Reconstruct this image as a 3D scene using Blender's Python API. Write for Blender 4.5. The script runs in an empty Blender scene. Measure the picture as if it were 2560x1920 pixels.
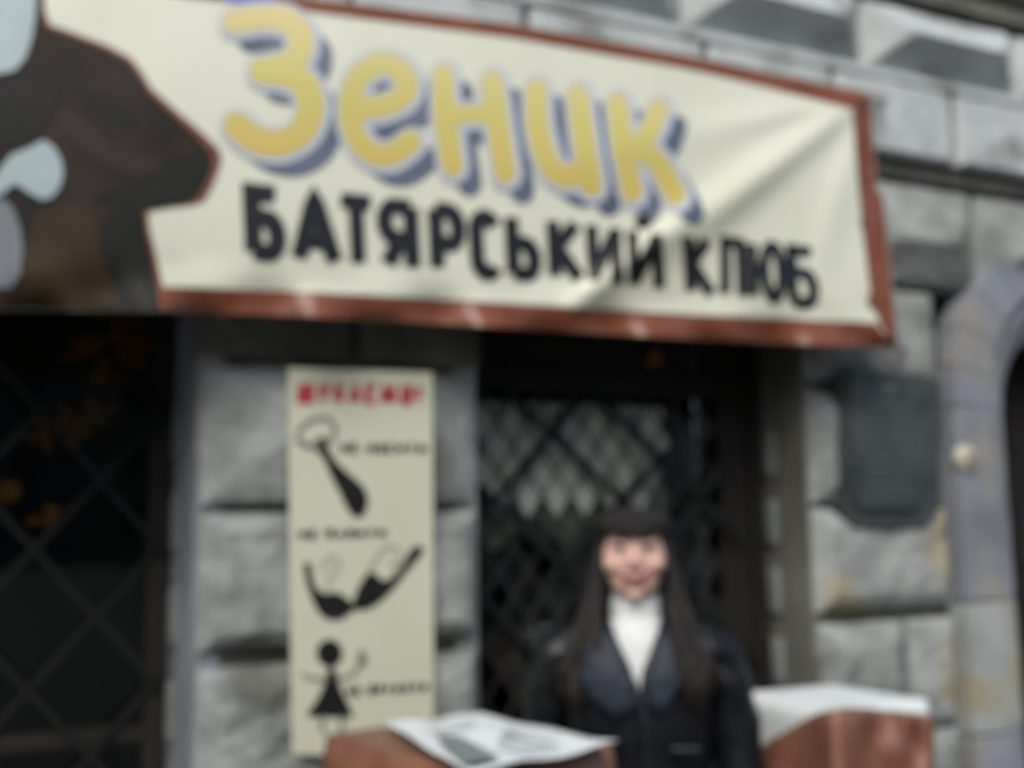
import bpy, bmesh, math, random
from mathutils import Vector, Matrix, noise
random.seed(7)
SC = bpy.context.scene
C = SC.collection
R = math.radians

# ------------------------------------------------------------------ camera
D = 2.75; EYE = 1.58
YAW, PIT, ROL, FPX = R(25.0968), R(7.3452), R(-0.7937), 2719.3
FW = Vector((math.sin(YAW)*math.cos(PIT), math.cos(YAW)*math.cos(PIT), math.sin(PIT)))
R0 = Vector((math.cos(YAW), -math.sin(YAW), 0)); U0 = R0.cross(FW)
RT = R0*math.cos(ROL) + U0*math.sin(ROL); UP = RT.cross(FW)
CAM = Vector((0, -D, EYE))
cd = bpy.data.cameras.new('camera'); cam = bpy.data.objects.new('camera', cd); C.objects.link(cam)
M = Matrix((RT, UP, -FW)).transposed().to_4x4(); M.translation = CAM
cam.matrix_world = M
cd.sensor_width = 36; cd.lens = 36*FPX/2560; cd.clip_start = .01; cd.clip_end = 500
cd.dof.use_dof = True; cd.dof.focus_distance = .5; cd.dof.aperture_fstop = 5.0   # the photograph is out of focus
cd.dof.aperture_blades = 0
SC.camera = cam

# ------------------------------------------------------------------ sky, sun, exposure
SUN_EL, SUN_AZ = R(46), R(215)
w = bpy.data.worlds.new('World'); SC.world = w; w.use_nodes = True
nt = w.node_tree; bg = nt.nodes['Background']
sky = nt.nodes.new('ShaderNodeTexSky'); sky.sky_type = 'NISHITA'; sky.sun_disc = False
sky.sun_elevation = SUN_EL; sky.sun_rotation = SUN_AZ; sky.air_density = 1.0; sky.dust_density = 3.0; sky.ozone_density = 1.0
nt.links.new(sky.outputs[0], bg.inputs[0]); bg.inputs[1].default_value = .10
sd = bpy.data.lights.new('sun', 'SUN'); sd.energy = 1.5; sd.angle = R(35); sd.color = (1, .985, .95)
so = bpy.data.objects.new('sun', sd); C.objects.link(so)
sv = Vector((math.sin(SUN_AZ)*math.cos(SUN_EL), math.cos(SUN_AZ)*math.cos(SUN_EL), math.sin(SUN_EL)))
so.rotation_euler = sv.to_track_quat('Z', 'Y').to_euler()
so.location = (0, -6, 9)
SC.view_settings.view_transform = 'Standard'; SC.view_settings.look = 'None'
SC.view_settings.gamma = 1; SC.view_settings.exposure = .42

# ------------------------------------------------------------------ helpers
def ray(px, py):
    return FW + RT*((px-1280)/FPX) - UP*((py-960)/FPX)
def P(px, py, off=0.0):
    """point of the vertical plane y = -off seen at this spot of the photograph"""
    d = ray(px, py); return CAM + d*((D-off)/d.y)
def PZ(px, py, z):
    d = ray(px, py); return CAM + d*((z-EYE)/d.z)

def mat(name, col, rough=.7, col2=None, scale=8, detail=6, bump=0, bscale=60, metal=0, spec=.5, coat=0, p2=None):
    m = bpy.data.materials.new(name); m.use_nodes = True; t = m.node_tree; b = t.nodes['Principled BSDF']
    b.inputs['Base Color'].default_value = (*col, 1); b.inputs['Roughness'].default_value = rough
    b.inputs['Metallic'].default_value = metal; b.inputs['Specular IOR Level'].default_value = spec
    b.inputs['Coat Weight'].default_value = coat
    tc = t.nodes.new('ShaderNodeTexCoord')
    if col2:
        n = t.nodes.new('ShaderNodeTexNoise'); n.inputs['Scale'].default_value = scale; n.inputs['Detail'].default_value = detail
        r = t.nodes.new('ShaderNodeValToRGB'); r.color_ramp.elements[0].position = .35; r.color_ramp.elements[1].position = .65
        r.color_ramp.elements[0].color = (*col, 1); r.color_ramp.elements[1].color = (*col2, 1)
        t.links.new(tc.outputs['Object'], n.inputs[0]); t.links.new(n.outputs[0], r.inputs[0])
        last = r.outputs[0]
        if p2:   # a third colour in larger, sparser patches
            n2 = t.nodes.new('ShaderNodeTexNoise'); n2.inputs['Scale'].default_value = p2[1]; n2.inputs['Detail'].default_value = 4
            mp = t.nodes.new('ShaderNodeMapping'); mp.inputs['Location'].default_value = (3.1, 1.7, 5.3)
            r2 = t.nodes.new('ShaderNodeValToRGB'); r2.color_ramp.elements[0].position = p2[2]; r2.color_ramp.elements[1].position = p2[2]+.12
            mx = t.nodes.new('ShaderNodeMix'); mx.data_type = 'RGBA'; mx.inputs[7].default_value = (*p2[0], 1)
            t.links.new(tc.outputs['Object'], mp.inputs[0]); t.links.new(mp.outputs[0], n2.inputs[0]); t.links.new(n2.outputs[0], r2.inputs[0])
            t.links.new(r2.outputs[0], mx.inputs[0]); t.links.new(last, mx.inputs[6]); last = mx.outputs[2]
        t.links.new(last, b.inputs['Base Color'])
    if bump:
        n = t.nodes.new('ShaderNodeTexNoise'); n.inputs['Scale'].default_value = bscale; n.inputs['Detail'].default_value = 8
        bu = t.nodes.new('ShaderNodeBump'); bu.inputs['Strength'].default_value = bump; bu.inputs['Distance'].default_value = .01
        t.links.new(tc.outputs['Object'], n.inputs[0]); t.links.new(n.outputs[0], bu.inputs['Height']); t.links.new(bu.outputs[0], b.inputs['Normal'])
    return m

STONE = mat('limestone', (.20, .22, .205), .88, (.36, .39, .37), 7, 10, .9, 34, p2=((.13, .135, .115), 3.6, .55))
JAMB = mat('grimy_jamb_stone', (.13, .145, .135), .9, (.19, .205, .195), 6, 6, .4, 50)
STONEU = mat('clean_upper_limestone', (.43, .47, .46), .85, (.56, .60, .59), 5, 8, .5, 45, p2=((.27, .29, .275), 4.2, .55))  # paler copy of the limestone, overhead light put into its colour
STONE2 = mat('limestone_ochre_stain', (.28, .30, .285), .85, (.38, .40, .385), 5, 8, .5, 45, p2=((.34, .31, .21), 4.5, .50))
DARKST = mat('grimy_joint_stone', (.055, .055, .045), .95, (.10, .10, .085), 7, 6, .5, 50)  # dark joints, also painted shade under the band and above the diamonds
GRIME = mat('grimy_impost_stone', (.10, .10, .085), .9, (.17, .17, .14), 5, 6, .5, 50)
LILAC = mat('lilac_grey_stone', (.17, .185, .205), .8, (.26, .28, .315), 4, 8, .4, 40, p2=((.29, .285, .26), 3.0, .55))
WOOD = mat('dark_window_wood', (.007, .006, .005), .7, (.013, .009, .007), 12, 4, .2, 80)
IRON = mat('black_wrought_iron', (.004, .005, .005), .75, (.009, .010, .010), 20, 4, .2, 60, metal=.3)
LEAD = mat('lead_came', (.035, .035, .035), .6, metal=.3)
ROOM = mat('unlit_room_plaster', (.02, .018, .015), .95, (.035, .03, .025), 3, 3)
CURTAIN = mat('pale_net_curtain', (.74, .76, .68), .95, (.85, .86, .80), 14, 3)
VINYL = mat('cream_banner_vinyl', (.70, .715, .555), .24, (.74, .755, .61), 2.0, 3, 0, spec=.6)
RUST = mat('rust_brown_print', (.17, .052, .022), .33, (.23, .084, .042), 9, 6, spec=.42)
FIGBR = mat('dark_brown_figure_print', (.012, .009, .007), .6, (.030, .018, .013), 5.0, 4, spec=.25, p2=((.040, .020, .008), 4.0, .52))
FIGPALE = mat('pale_blue_print', (.33, .42, .44), .36, (.40, .50, .50), 6, 3, spec=.6)
FIGGREY = mat('grey_print', (.13, .15, .16), .36, (.22, .24, .25), 7, 3, spec=.6)
INK = mat('black_print', (.012, .012, .012), .6, spec=.2)
INKG = mat('glossy_black_print', (.010, .010, .010), .26, spec=.5)
HALO = mat('pale_lilac_print', (.53, .57, .63), .36, spec=.6)
SHAD = mat('slate_blue_print', (.075, .095, .14), .36, (.15, .175, .23), 5, 2, spec=.6)
BLUEP = mat('violet_blue_print', (.16, .16, .55), .36, spec=.6)
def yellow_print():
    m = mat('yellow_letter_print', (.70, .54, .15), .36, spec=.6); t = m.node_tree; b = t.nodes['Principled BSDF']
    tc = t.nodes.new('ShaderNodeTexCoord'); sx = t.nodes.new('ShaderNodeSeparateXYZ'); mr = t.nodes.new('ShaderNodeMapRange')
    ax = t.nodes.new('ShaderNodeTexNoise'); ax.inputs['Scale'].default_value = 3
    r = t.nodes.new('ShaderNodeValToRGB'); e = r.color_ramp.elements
    e[0].color = (.62, .45, .09, 1); e[1].color = (.80, .68, .40, 1); e.new(.45).color = (.64, .56, .17, 1)  # peach top: print tone plus glossy wash put into the colour
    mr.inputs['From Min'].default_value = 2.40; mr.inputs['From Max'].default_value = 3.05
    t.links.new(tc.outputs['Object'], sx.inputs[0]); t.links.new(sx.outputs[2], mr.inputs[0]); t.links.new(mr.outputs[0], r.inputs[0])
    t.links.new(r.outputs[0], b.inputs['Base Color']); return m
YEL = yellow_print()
POSTER = mat('beige_poster_board', (.57, .575, .42), .75, (.61, .61, .46), 4, 3)
REDP = mat('crimson_print', (.42, .035, .045), .6)
GREYP = mat('soft_grey_print', (.20, .195, .15), .7)
PALEP = mat('faint_grey_print', (.38, .37, .29), .7)
PLAQ = mat('dark_bronze_plaque', (.048, .058, .058), .5, (.085, .098, .098), 8, 5, .3, 60, metal=.25)
PLAQ2 = mat('plaque_relief_text', (.12, .135, .135), .5, metal=.25)
PORC = mat('yellowed_porcelain', (.52, .50, .40), .35)
BROWNC = mat('chestnut_leatherette', (.17, .070, .040), .42, (.26, .125, .075), 7, 5, .25, 90)
WHITEC = mat('white_cloth', (.72, .78, .77), .8, (.78, .83, .82), 5, 3, .1, 300)
SKIN = mat('skin', (.66, .42, .33), .5, (.70, .44, .36), 9, 3)
LEATHER = mat('black_leather', (.005, .006, .008), .36, (.009, .011, .014), 14, 5, .35, 50, spec=.4)
LAPEL = mat('slate_leather_lapel', (.014, .020, .031), .5, (.020, .029, .043), 14, 5, .4, 40, spec=.22)
HAIR = mat('dark_brown_hair', (.007, .0045, .004), .65, (.017, .010, .008), 25, 4, .4, 120)
HATM = mat('black_brown_felt', (.009, .008, .008), .9, (.016, .014, .014), 30, 4, .3, 200)
ROLLN = mat('white_knit', (.68, .71, .69), .9, (.76, .78, .76), 50, 3, .2, 200)
EYEW = mat('eye_white', (.7, .68, .65), .2); IRIS = mat('dark_iris', (.03, .018, .01), .2)
LIP = mat('rose_lip', (.27, .075, .065), .4); TROUS = mat('black_trousers', (.012, .012, .014), .85)
LEAF = mat('orange_leaf', (.80, .16, .02), .7, (.72, .22, .02), 20, 3)
LEAF2 = mat('ochre_leaf', (.75, .27, .02), .7)
COBBLE = mat('basalt_setts', (.035, .035, .034), .8, (.06, .06, .058), 5, 5, .5, 20)
METAL = mat('steel_table_leg', (.05, .05, .05), .4, metal=.8)
ROPE = mat('faded_yellow_cord', (.16, .15, .09), .9)

def glass_mat():
    m = bpy.data.materials.new('window_glass'); m.use_nodes = True; t = m.node_tree; t.nodes.clear()
    o = t.nodes.new('ShaderNodeOutputMaterial'); mx = t.nodes.new('ShaderNodeMixShader'); f = t.nodes.new('ShaderNodeFresnel'); f.inputs[0].default_value = 1.5
    g = t.nodes.new('ShaderNodeBsdfGlossy'); g.inputs['Roughness'].default_value = .04; tr = t.nodes.new('ShaderNodeBsdfTransparent'); tr.inputs[0].default_value = (.74, .78, .74, 1)
    t.links.new(f.outputs[0], mx.inputs[0]); t.links.new(tr.outputs[0], mx.inputs[1]); t.links.new(g.outputs[0], mx.inputs[2]); t.links.new(mx.outputs[0], o.inputs[0])
    return m
GLASS = glass_mat()
def dusty(name, col, amt):  # diffuse film on glass, for painted reflections and for light dust
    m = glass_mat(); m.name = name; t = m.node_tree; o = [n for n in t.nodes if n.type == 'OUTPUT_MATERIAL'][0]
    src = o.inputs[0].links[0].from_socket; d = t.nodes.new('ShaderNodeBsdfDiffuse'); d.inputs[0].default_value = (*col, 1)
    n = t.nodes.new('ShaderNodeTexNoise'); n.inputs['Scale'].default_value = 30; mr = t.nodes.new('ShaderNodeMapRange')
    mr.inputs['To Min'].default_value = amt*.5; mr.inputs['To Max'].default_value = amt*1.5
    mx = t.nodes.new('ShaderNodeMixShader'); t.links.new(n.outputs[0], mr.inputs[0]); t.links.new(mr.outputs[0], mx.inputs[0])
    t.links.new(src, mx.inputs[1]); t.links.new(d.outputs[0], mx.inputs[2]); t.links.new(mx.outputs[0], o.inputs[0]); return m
GLINT = dusty('dusty_milky_glass', (.56, .60, .52), .62); DUSTY2 = dusty('slightly_dusty_glass', (.40, .44, .38), .025)  # the first puts bright reflections into the pane colour

def tag(o, label=None, cat=None, group=None, kind=None):
    if label: o['label'] = label
    if cat: o['category'] = cat
    if group: o['group'] = group
    if kind: o['kind'] = kind
    return o
def empty(name, loc=(0, 0, 0), rz=0, **k):
    o = bpy.data.objects.new(name, None); C.objects.link(o); o.location = loc; o.rotation_euler = (0, 0, rz); o.empty_display_size = .1
    return tag(o, **k)
def build(name, bm, m, parent=None, smooth=False):
    me = bpy.data.meshes.new(name); bm.normal_update(); bm.to_mesh(me); bm.free()
    if m: me.materials.append(m)
    if smooth:
        for p in me.polygons: p.use_smooth = True
    o = bpy.data.objects.new(name, me); C.objects.link(o)
    if parent: o.parent = parent          # parents at the origin keep world coordinates
    return o
def box(bm, x0, x1, y0, y1, z0, z1, bev=0):
    r = bmesh.ops.create_cube(bm, size=1); v = r['verts']
    for q in v:
        q.co = Vector(((x0+x1)/2+q.co.x*(x1-x0), (y0+y1)/2+q.co.y*(y1-y0), (z0+z1)/2+q.co.z*(z1-z0)))
    if bev:
        es = list({e for q in v for e in q.link_edges})
        bmesh.ops.bevel(bm, geom=es, offset=bev, segments=2, affect='EDGES', profile=.5)
def obox(name, m, parent, *a, bev=0):
    bm = bmesh.new(); box(bm, *a, bev=bev); return build(name, bm, m, parent)
def bar(bm, a, b, wd, th, nrm=Vector((0, -1, 0))):
    a = Vector(a); b = Vector(b); d = (b-a).normalized(); s = d.cross(nrm).normalized()*wd/2; n = nrm*th/2
    vs = [bm.verts.new(p+i*s+j*n) for p in (a, b) for i, j in ((-1, -1), (1, -1), (1, 1), (-1, 1))]
    for f in ((0, 1, 2, 3), (7, 6, 5, 4), (0, 4, 5, 1), (1, 5, 6, 2), (2, 6, 7, 3), (3, 7, 4, 0)): bm.faces.new([vs[i] for i in f])
def sweep(bm, pts, rad, n=14, up=Vector((0, 1, 0)), cap=True):
    """round or elliptic tube through pts; rad entries are r or (r_side, r_up)"""
    rings = []; pts = [Vector(p) for p in pts]
    for i, p in enumerate(pts):
        d = (pts[min(i+1, len(pts)-1)]-pts[max(i-1, 0)]).normalized()
        s = d.cross(up)
        if s.length < 1e-3: s = d.cross(Vector((1, 0, 0)))
        s.normalize(); u = s.cross(d).normalized()
        ra, rb = rad[i] if isinstance(rad[i], tuple) else (rad[i], rad[i])
        rings.append([bm.verts.new(p+s*ra*math.cos(2*math.pi*k/n)+u*rb*math.sin(2*math.pi*k/n)) for k in range(n)])
    for a, b in zip(rings, rings[1:]):
        for k in range(n): bm.faces.new((a[k], a[(k+1) % n], b[(k+1) % n], b[k]))
    if cap: bm.faces.new(rings[0][::-1]); bm.faces.new(rings[-1])
    return rings
def ball(bm, c, r, sub=3):
    rr = bmesh.ops.create_icosphere(bm, subdivisions=sub, radius=1)
    for v in rr['verts']: v.co = Vector((c[0]+v.co.x*r[0], c[1]+v.co.y*r[1], c[2]+v.co.z*r[2]))
def remeshed(name, bm, m, parent, voxel, smooth_it=3):
    bmesh.ops.recalc_face_normals(bm, faces=bm.faces)
    o = build('tmp', bm, None)
    md = o.modifiers.new('r', 'REMESH'); md.mode = 'VOXEL'; md.voxel_size = voxel; md.use_smooth_shade = True
    ms = o.modifiers.new('s', 'SMOOTH'); ms.factor = .5; ms.iterations = smooth_it
    bpy.context.view_layer.update()
    dg = bpy.context.evaluated_depsgraph_get(); me = bpy.data.meshes.new_from_object(o.evaluated_get(dg))
    me.name = name; me.materials.clear(); me.materials.append(m)
    for p in me.polygons: p.use_smooth = True; p.material_index = 0
    bpy.data.objects.remove(o)
    r = bpy.data.objects.new(name, me); C.objects.link(r); r.parent = parent
    return r

# ------------------------------------------------------------------ ground
bm = bmesh.new(); bmesh.ops.create_grid(bm, x_segments=2, y_segments=2, size=160)
tag(build('pavement', bm, COBBLE), kind='structure')

# ------------------------------------------------------------------ houses across the square, behind the camera (unseen, added to shape the window reflections)
PLAST = [mat('grey_ochre_plaster', (.22, .20, .15), .9, (.27, .25, .19), 2, 4), mat('dull_green_plaster', (.16, .18, .15), .9, (.2, .22, .19), 2, 4), mat('brown_grey_plaster', (.18, .15, .13), .9, (.22, .19, .17), 2, 4)]
PALEPL = mat('cream_plaster', (.62, .60, .50), .9, (.70, .68, .58), 2, 4); ROOFM = mat('dark_roof_tiles', (.07, .04, .03), .8); PANEM = mat('far_window_glass', (.02, .025, .03), .15)
for hi, (hx0, hx1, hh) in enumerate(((-60, -38, 15), (-38, -18, 17), (-18, 4, 14), (4, 26, 16.5), (26, 50, 15), (50, 76, 16))):
    pm = PLAST[hi % 3] if hi < 4 else PALEPL  # dark to the left, cream to the right, chosen for the reflections
    h_ = empty('town_house', (0, 0, 0), label=(['grey ochre', 'dull green', 'brown grey'][hi % 3] if hi < 4 else 'cream')+' plastered town house across the square, %s of its row' % ['farthest left', 'second from the left', 'third from the left', 'third from the right', 'second from the right', 'farthest right'][hi], cat='house', group='town houses across the square')
    bm = bmesh.new(); box(bm, hx0+.01, hx1-.01, -74, -62, 0, hh); build('wall', bm, pm, h_)
    bm = bmesh.new(); v = [bm.verts.new(q) for q in ((hx0-.1, -61.6, hh), (hx1+.1, -61.6, hh+.02), (hx1+.1, -68, hh+2.6), (hx0-.1, -68, hh+2.6), (hx0-.1, -74.2, hh), (hx1+.1, -74.2, hh))]
    bm.faces.new(v[:4]); bm.faces.new((v[3], v[2], v[5], v[4])); build('roof', bm, ROOFM, h_)
    for wi in range(4):
        for wj in range(4):
            x = hx0+(hx1-hx0)*(wi+.5)/4; z = 1.2+wj*3.5
            bm = bmesh.new(); box(bm, x-.6, x+.6, -61.99, -61.94, z, z+1.9); build('window', bm, PANEM, h_)

# ------------------------------------------------------------------ the stone house
house = empty('stone_house', (0, 0, 0), label='grey stone house front of faceted rusticated blocks behind the banner', cat='house')
XA0, XA1 = .435, 1.178      # pier between the two windows
XB0, XB1 = 2.325, 2.905     # pier carrying the plaque
def stone(x0, x1, z0, z1, h=.05, a=.12, g=.006, y0=0.0, m=STONE, rough=.006, n=22, seed=None, name='stone', lower=None, upper=None):
    """one dressed block: a frustum h proud with slanting facets a (metres) wide"""
    x0 += g; x1 -= g; z0 += g; z1 -= g
    sd = random.random()*50 if seed is None else seed
    bm = bmesh.new(); nx = n; nz = n; gr = []
    al = lower or a
    for j in range(nz+1):
        row = []
        for i in range(nx+1):
            x = x0+(x1-x0)*i/nx; z = z0+(z1-z0)*j/nz
            e = min((x-x0)/a, (x1-x)/a, (z-z0)/al, (z1-z)/(upper or a), 1)
            arr = min(1, min(x-x0, x1-x, z-z0, z1-z)/.012)
            hh = .012*arr + h*e + rough*noise.fractal(Vector((x*6+sd, z*6, sd)), 1, 2, 4)*arr
            row.append(bm.verts.new((x, y0-hh, z)))
        gr.append(row)
    for j in range(nz):
        for i in range(nx): bm.faces.new((gr[j][i], gr[j][i+1], gr[j+1][i+1], gr[j+1][i]))
    # sides running back into the wall
    ed = [e for e in bm.edges if e.is_boundary]
    r = bmesh.ops.extrude_edge_only(bm, edges=ed)
    for v in [q for q in r['geom'] if isinstance(q, bmesh.types.BMVert)]: v.co.y = y0+.03
    return build(name, bm, m, house)

# solid wall behind the dressed blocks
for a_ in ((XA0+.004, XA1-.004, .016, .62, 0, 2.344), (XB0+.004, 2.93, .016, .62, 0, 2.36),
           (-2.6, -1.05, .016, .62, 0, 2.344), (3.91, 6.2, .016, .62, 0, 2.36), (-2.6, 6.2, .018, .62, 2.36, 6.5),
           (-2.6, 2.325, .017, .62, 2.345, 2.359), (2.93, 3.91, .30, .62, 2.30, 2.359)):
    obox('wall_core', DARKST, house, *a_)

# pier between the windows
stone(XA0, XA1, 1.628, 1.992, .058, .24, upper=.10, lower=.20, rough=.010)
stone(XA0, XA1, 1.278, 1.622, .030, .045, rough=.016)
for zz in (.905, .555, .205): stone(XA0, XA1, zz, zz+.345, .030, .05, rough=.022)
# grimy impost under the banner
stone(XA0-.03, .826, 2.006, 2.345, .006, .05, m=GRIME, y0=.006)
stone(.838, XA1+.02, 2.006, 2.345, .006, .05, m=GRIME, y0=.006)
# pier with the plaque
stone(XB0, XB1, 2.028, 2.36, .020, .06, rough=.012)
stone(XB0, XB1, 1.628, 1.995, .030, .06, rough=.014)
stone(XB0, XB1, 1.284, 1.622, .030, .05, m=STONE2, rough=.014)
stone(XB0, XB0+.36, .905, 1.258, .035, .07, rough=.018); stone(XB0+.37, XB1, .905, 1.258, .02, .04, m=STONE2, rough=.018)
for zz in (.555, .205): stone(XB0, XB1, zz, zz+.345, .030, .05, rough=.018)
# faceted course under the string course
xs = [-2.5, -1.95, -1.40, -.85, -.30, .25, .80, 1.35, 1.90, 2.53, 3.12, 3.70, 4.2, 4.8]
for q0, q1 in zip(xs, xs[1:]): stone(q0, q1, 2.37, 2.745, .10, .16, lower=.15, upper=.24, y0=0, m=STONE)
# string course: plain upright band stones and a dark strip painted as the shadow below it
xb = [-2.3, -1.6, -.95, -.35, .23, .80, 1.325, 1.95, 2.46, 3.005, 3.62, 4.2, 4.8]
for q0, q1 in zip(xb, xb[1:]): stone(q0, q1, 2.805, 3.085, .004, .02, g=.010, y0=-.055, m=STONEU, rough=.004, name='band_stone')
obox('wall_core', DARKST, house, -2.6, 6.2, -.030, .014, 2.83, 3.06)
obox('drip_mould', DARKST, house, -2.5, 5, -.03, .01, 2.75, 2.80)  # dark strip, the ledge shadow put into its colour
obox('ledge', STONEU, house, -2.5, 5, -.066, .0, 3.080, 3.118, bev=.006)
# row of big diamond-pointed blocks
def xz(px, z):
    lo, hi = 0, 4000
    for _ in range(50):
        mid = (lo+hi)/2
        pt = None
        # find the pixel row on this column whose wall point has height z
        a, b = -3000, 3000
        for __ in range(50):
            c = (a+b)/2
            if P(px, c).z > z: a = c
            else: b = c
        pt = P(px, a); break
    return pt.x
d0, d1, d2 = xz(1697, 3.13), xz(2148, 3.13), xz(2530, 3.13)
step = (d2-d1)
xd = [d0-6*.62, d0-5*.62, d0-4*.62, d0-3*.62, d0-2*.62, d0-.62, d0, d1, d2, d2+.62, d2+1.24]
for q0, q1 in zip(xd, xd[1:]): stone(q0, q1, 3.125, 3.40, .15, .20, lower=.15, m=STONEU, y0=0, n=26, name='diamond_stone')
# upper storey: dark stones above the diamonds, recess shade put into their colour
obox('cornice', GRIME, house, -2.5, 6, -.05, .0, 3.41, 3.47, bev=.01)
for q in range(8): stone(-2.4+q*1.0, -1.42+q*1.0, 3.48, 4.1, .05, .1, m=DARKST)
for q in range(8): stone(-2.0+q*1.0, -1.02+q*1.0, 4.11, 4.5, .05, .1)

# toothed jambs: studs up the inner reveal of each opening
def stud(x, y0, y1, z, hgt, pr, m):
    bm = bmesh.new(); box(bm, x-pr, x+.02, y0, y1, z-hgt/2, z+hgt/2, bev=min(pr, .03)*.6)
    build('jamb_stone', bm, m, house, True)
for k in range(8): stud(XB0-.005, .15, .205, 1.80-.225*k, .15, .018, JAMB)
for k in range(8): stud(XA0-.005, .27, .34, 1.84-.245*k, .15, .014, JAMB)
obox('reveal', GRIME, house, XB0-.003, XB0+.06, .012, .30, 0, 2.35)
obox('reveal', LILAC, house, XA0-.003, XA0+.06, .012, .50, 0, 2.34)
obox('reveal', STONE, house, XA1-.06, XA1+.003, .012, .30, 0, 2.05)

# ---- right window with leaded diamond panes
def rect_frame(name, x0, x1, z0, z1, y, wd, dp, parent, extra=()):
    bm = bmesh.new()
    box(bm, x0, x0+wd, y, y+dp, z0, z1); box(bm, x1-wd, x1, y, y+dp, z0, z1)
    box(bm, x0+wd, x1-wd, y, y+dp, z0, z0+wd); box(bm, x0+wd, x1-wd, y, y+dp, z1-wd, z1)
    for e in extra: box(bm, *e)
    return build(name, bm, WOOD, parent)
# real glazing ends well left of the right reveal: a dark boarded panel fills the rest
WX0, WX1, WZ0, WZ1 = XA1+.004, XB0-.008, .25, 2.34
win = rect_frame('window', WX0, WX1, WZ0, WZ1, .215, .05, .07, house, extra=[(WX0+.05, WX1-.05, .218, .282, 1.985, 2.05)])
# transom boards over the glazing
nb = 5
for k in range(nb):
    b0 = 2.052+k*(2.288-2.052)/nb
    obox('board', WOOD, win, WX0+.052, WX1-.052, .24, .262, b0+.002, b0+.045, bev=.004)
GX0, GX1, GZ0, GZ1 = WX0+.05, WX1-.16, .30, 1.985
obox('side_panel', WOOD, win, GX1, WX1-.052, .235, .27, .30, 1.984)
# diamonds
pw, ph = .098, .148
bmL = bmesh.new(); bases = {}; cnt = 0
nxd = int((GX1-GX0)/pw)+2; nzd = int((1.98-.82)/ph)+2
for j in range(-1, 2*nzd):
    for i in range(-1, nxd):
        cx = GX0+i*pw+(pw/2 if j % 2 else 0)+.02; cz = 1.96-j*ph/2
        if cx < GX0-.001+pw/2 or cx > GX1-pw/2 or cz > GZ1-ph/2 or cz < .86: continue
        painted_glint = cz > 1.64 and cx < 1.97 and noise.noise(Vector((cx*5.5, cz*4.5, 2.3))) > -.22  # panes that carry the painted bright reflection
        kind = 'milky' if painted_glint else ('dusty' if random.random() < .4 else 'clear')
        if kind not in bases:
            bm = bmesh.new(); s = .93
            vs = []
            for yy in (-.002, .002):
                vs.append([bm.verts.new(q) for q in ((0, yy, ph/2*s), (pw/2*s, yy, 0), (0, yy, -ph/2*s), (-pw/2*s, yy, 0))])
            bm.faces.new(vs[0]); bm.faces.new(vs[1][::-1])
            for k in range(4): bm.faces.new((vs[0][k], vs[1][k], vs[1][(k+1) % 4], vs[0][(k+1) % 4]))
            o = bases[kind] = build('pane', bm, {'milky': GLINT, 'dusty': DUSTY2, 'clear': GLASS}[kind], win)
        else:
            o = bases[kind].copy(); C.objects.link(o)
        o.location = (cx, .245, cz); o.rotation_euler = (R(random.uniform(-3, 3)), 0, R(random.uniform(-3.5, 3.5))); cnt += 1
# lead lattice between the panes
slope = ph/pw
z_hi, z_lo = 1.985, .32
for sgn in (1, -1):
    k = -30
    for k in range(-30, 31):
        c = 1.96-ph/2 + k*ph - sgn*slope*(GX0+.02)
        # line z = sgn*slope*x + c clipped to the glazing
        pts = []
        for x in (GX0, GX1):
            z = sgn*slope*x+c
            if z_lo <= z <= z_hi: pts.append((x, z))
        for z in (z_lo, z_hi):
            x = (z-c)/(sgn*slope)
            if GX0 < x < GX1: pts.append((x, z))
        if len(pts) >= 2:
            (xa, za), (xb_, zb) = pts[:2]
            if math.hypot(xa-xb_, za-zb) > .02: bar(bmL, (xa, .243+.001*sgn, za), (xb_, .243+.001*sgn, zb), .008, .010)
build('lead_lattice', bmL, LEAD, win)
# heavy iron bars traced over the glazing
for a_, b_ in (((1195, 1215), (1480, 1480)), ((1250, 960), (1690, 1380)), ((1690, 1110), (1380, 1440)), ((1450, 1000), (1195, 1300)),
               ((1600, 1330), (1890, 1650)), ((1195, 1480), (1420, 1720)), ((1500, 1000), (1860, 1350)), ((1830, 1150), (1600, 1430))):
    pa, pb = P(*a_, -.19), P(*b_, -.19); bm = bmesh.new(); bar(bm, pa, pb, .022, .014); build('grille_bar', bm, IRON, win)
# pale net curtain added behind the glass to give its reflection patches
bm = bmesh.new(); ca, cb = 1.30, 1.98; gr = []
for j in range(9):
    row = []
    for i in range(49):
        x = ca+(cb-ca)*i/48; z = 1.96-.40*j/8-(.06*math.sin(i*.35))*(j/8)
        row.append(bm.verts.new((x, .305+.018*math.sin(i*1.25)+.01*noise.noise(Vector((i*.2, j*.3, 1))), z)))
    gr.append(row)
for j in range(8):
    for i in range(48):
        if noise.noise(Vector((i*.22, j*.3, 7))) > -.42: bm.faces.new((gr[j][i], gr[j][i+1], gr[j+1][i+1], gr[j+1][i]))
sol = build('curtain', bm, CURTAIN, win, True)

# rooms behind both windows, open towards the street
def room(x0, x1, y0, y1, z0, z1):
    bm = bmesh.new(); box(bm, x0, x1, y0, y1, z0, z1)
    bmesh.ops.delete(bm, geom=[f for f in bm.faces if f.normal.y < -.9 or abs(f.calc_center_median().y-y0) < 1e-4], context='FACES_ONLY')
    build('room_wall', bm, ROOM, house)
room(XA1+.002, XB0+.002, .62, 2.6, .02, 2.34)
room(-1.04, XA0-.005, .62, 2.6, .02, 2.34)

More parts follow.
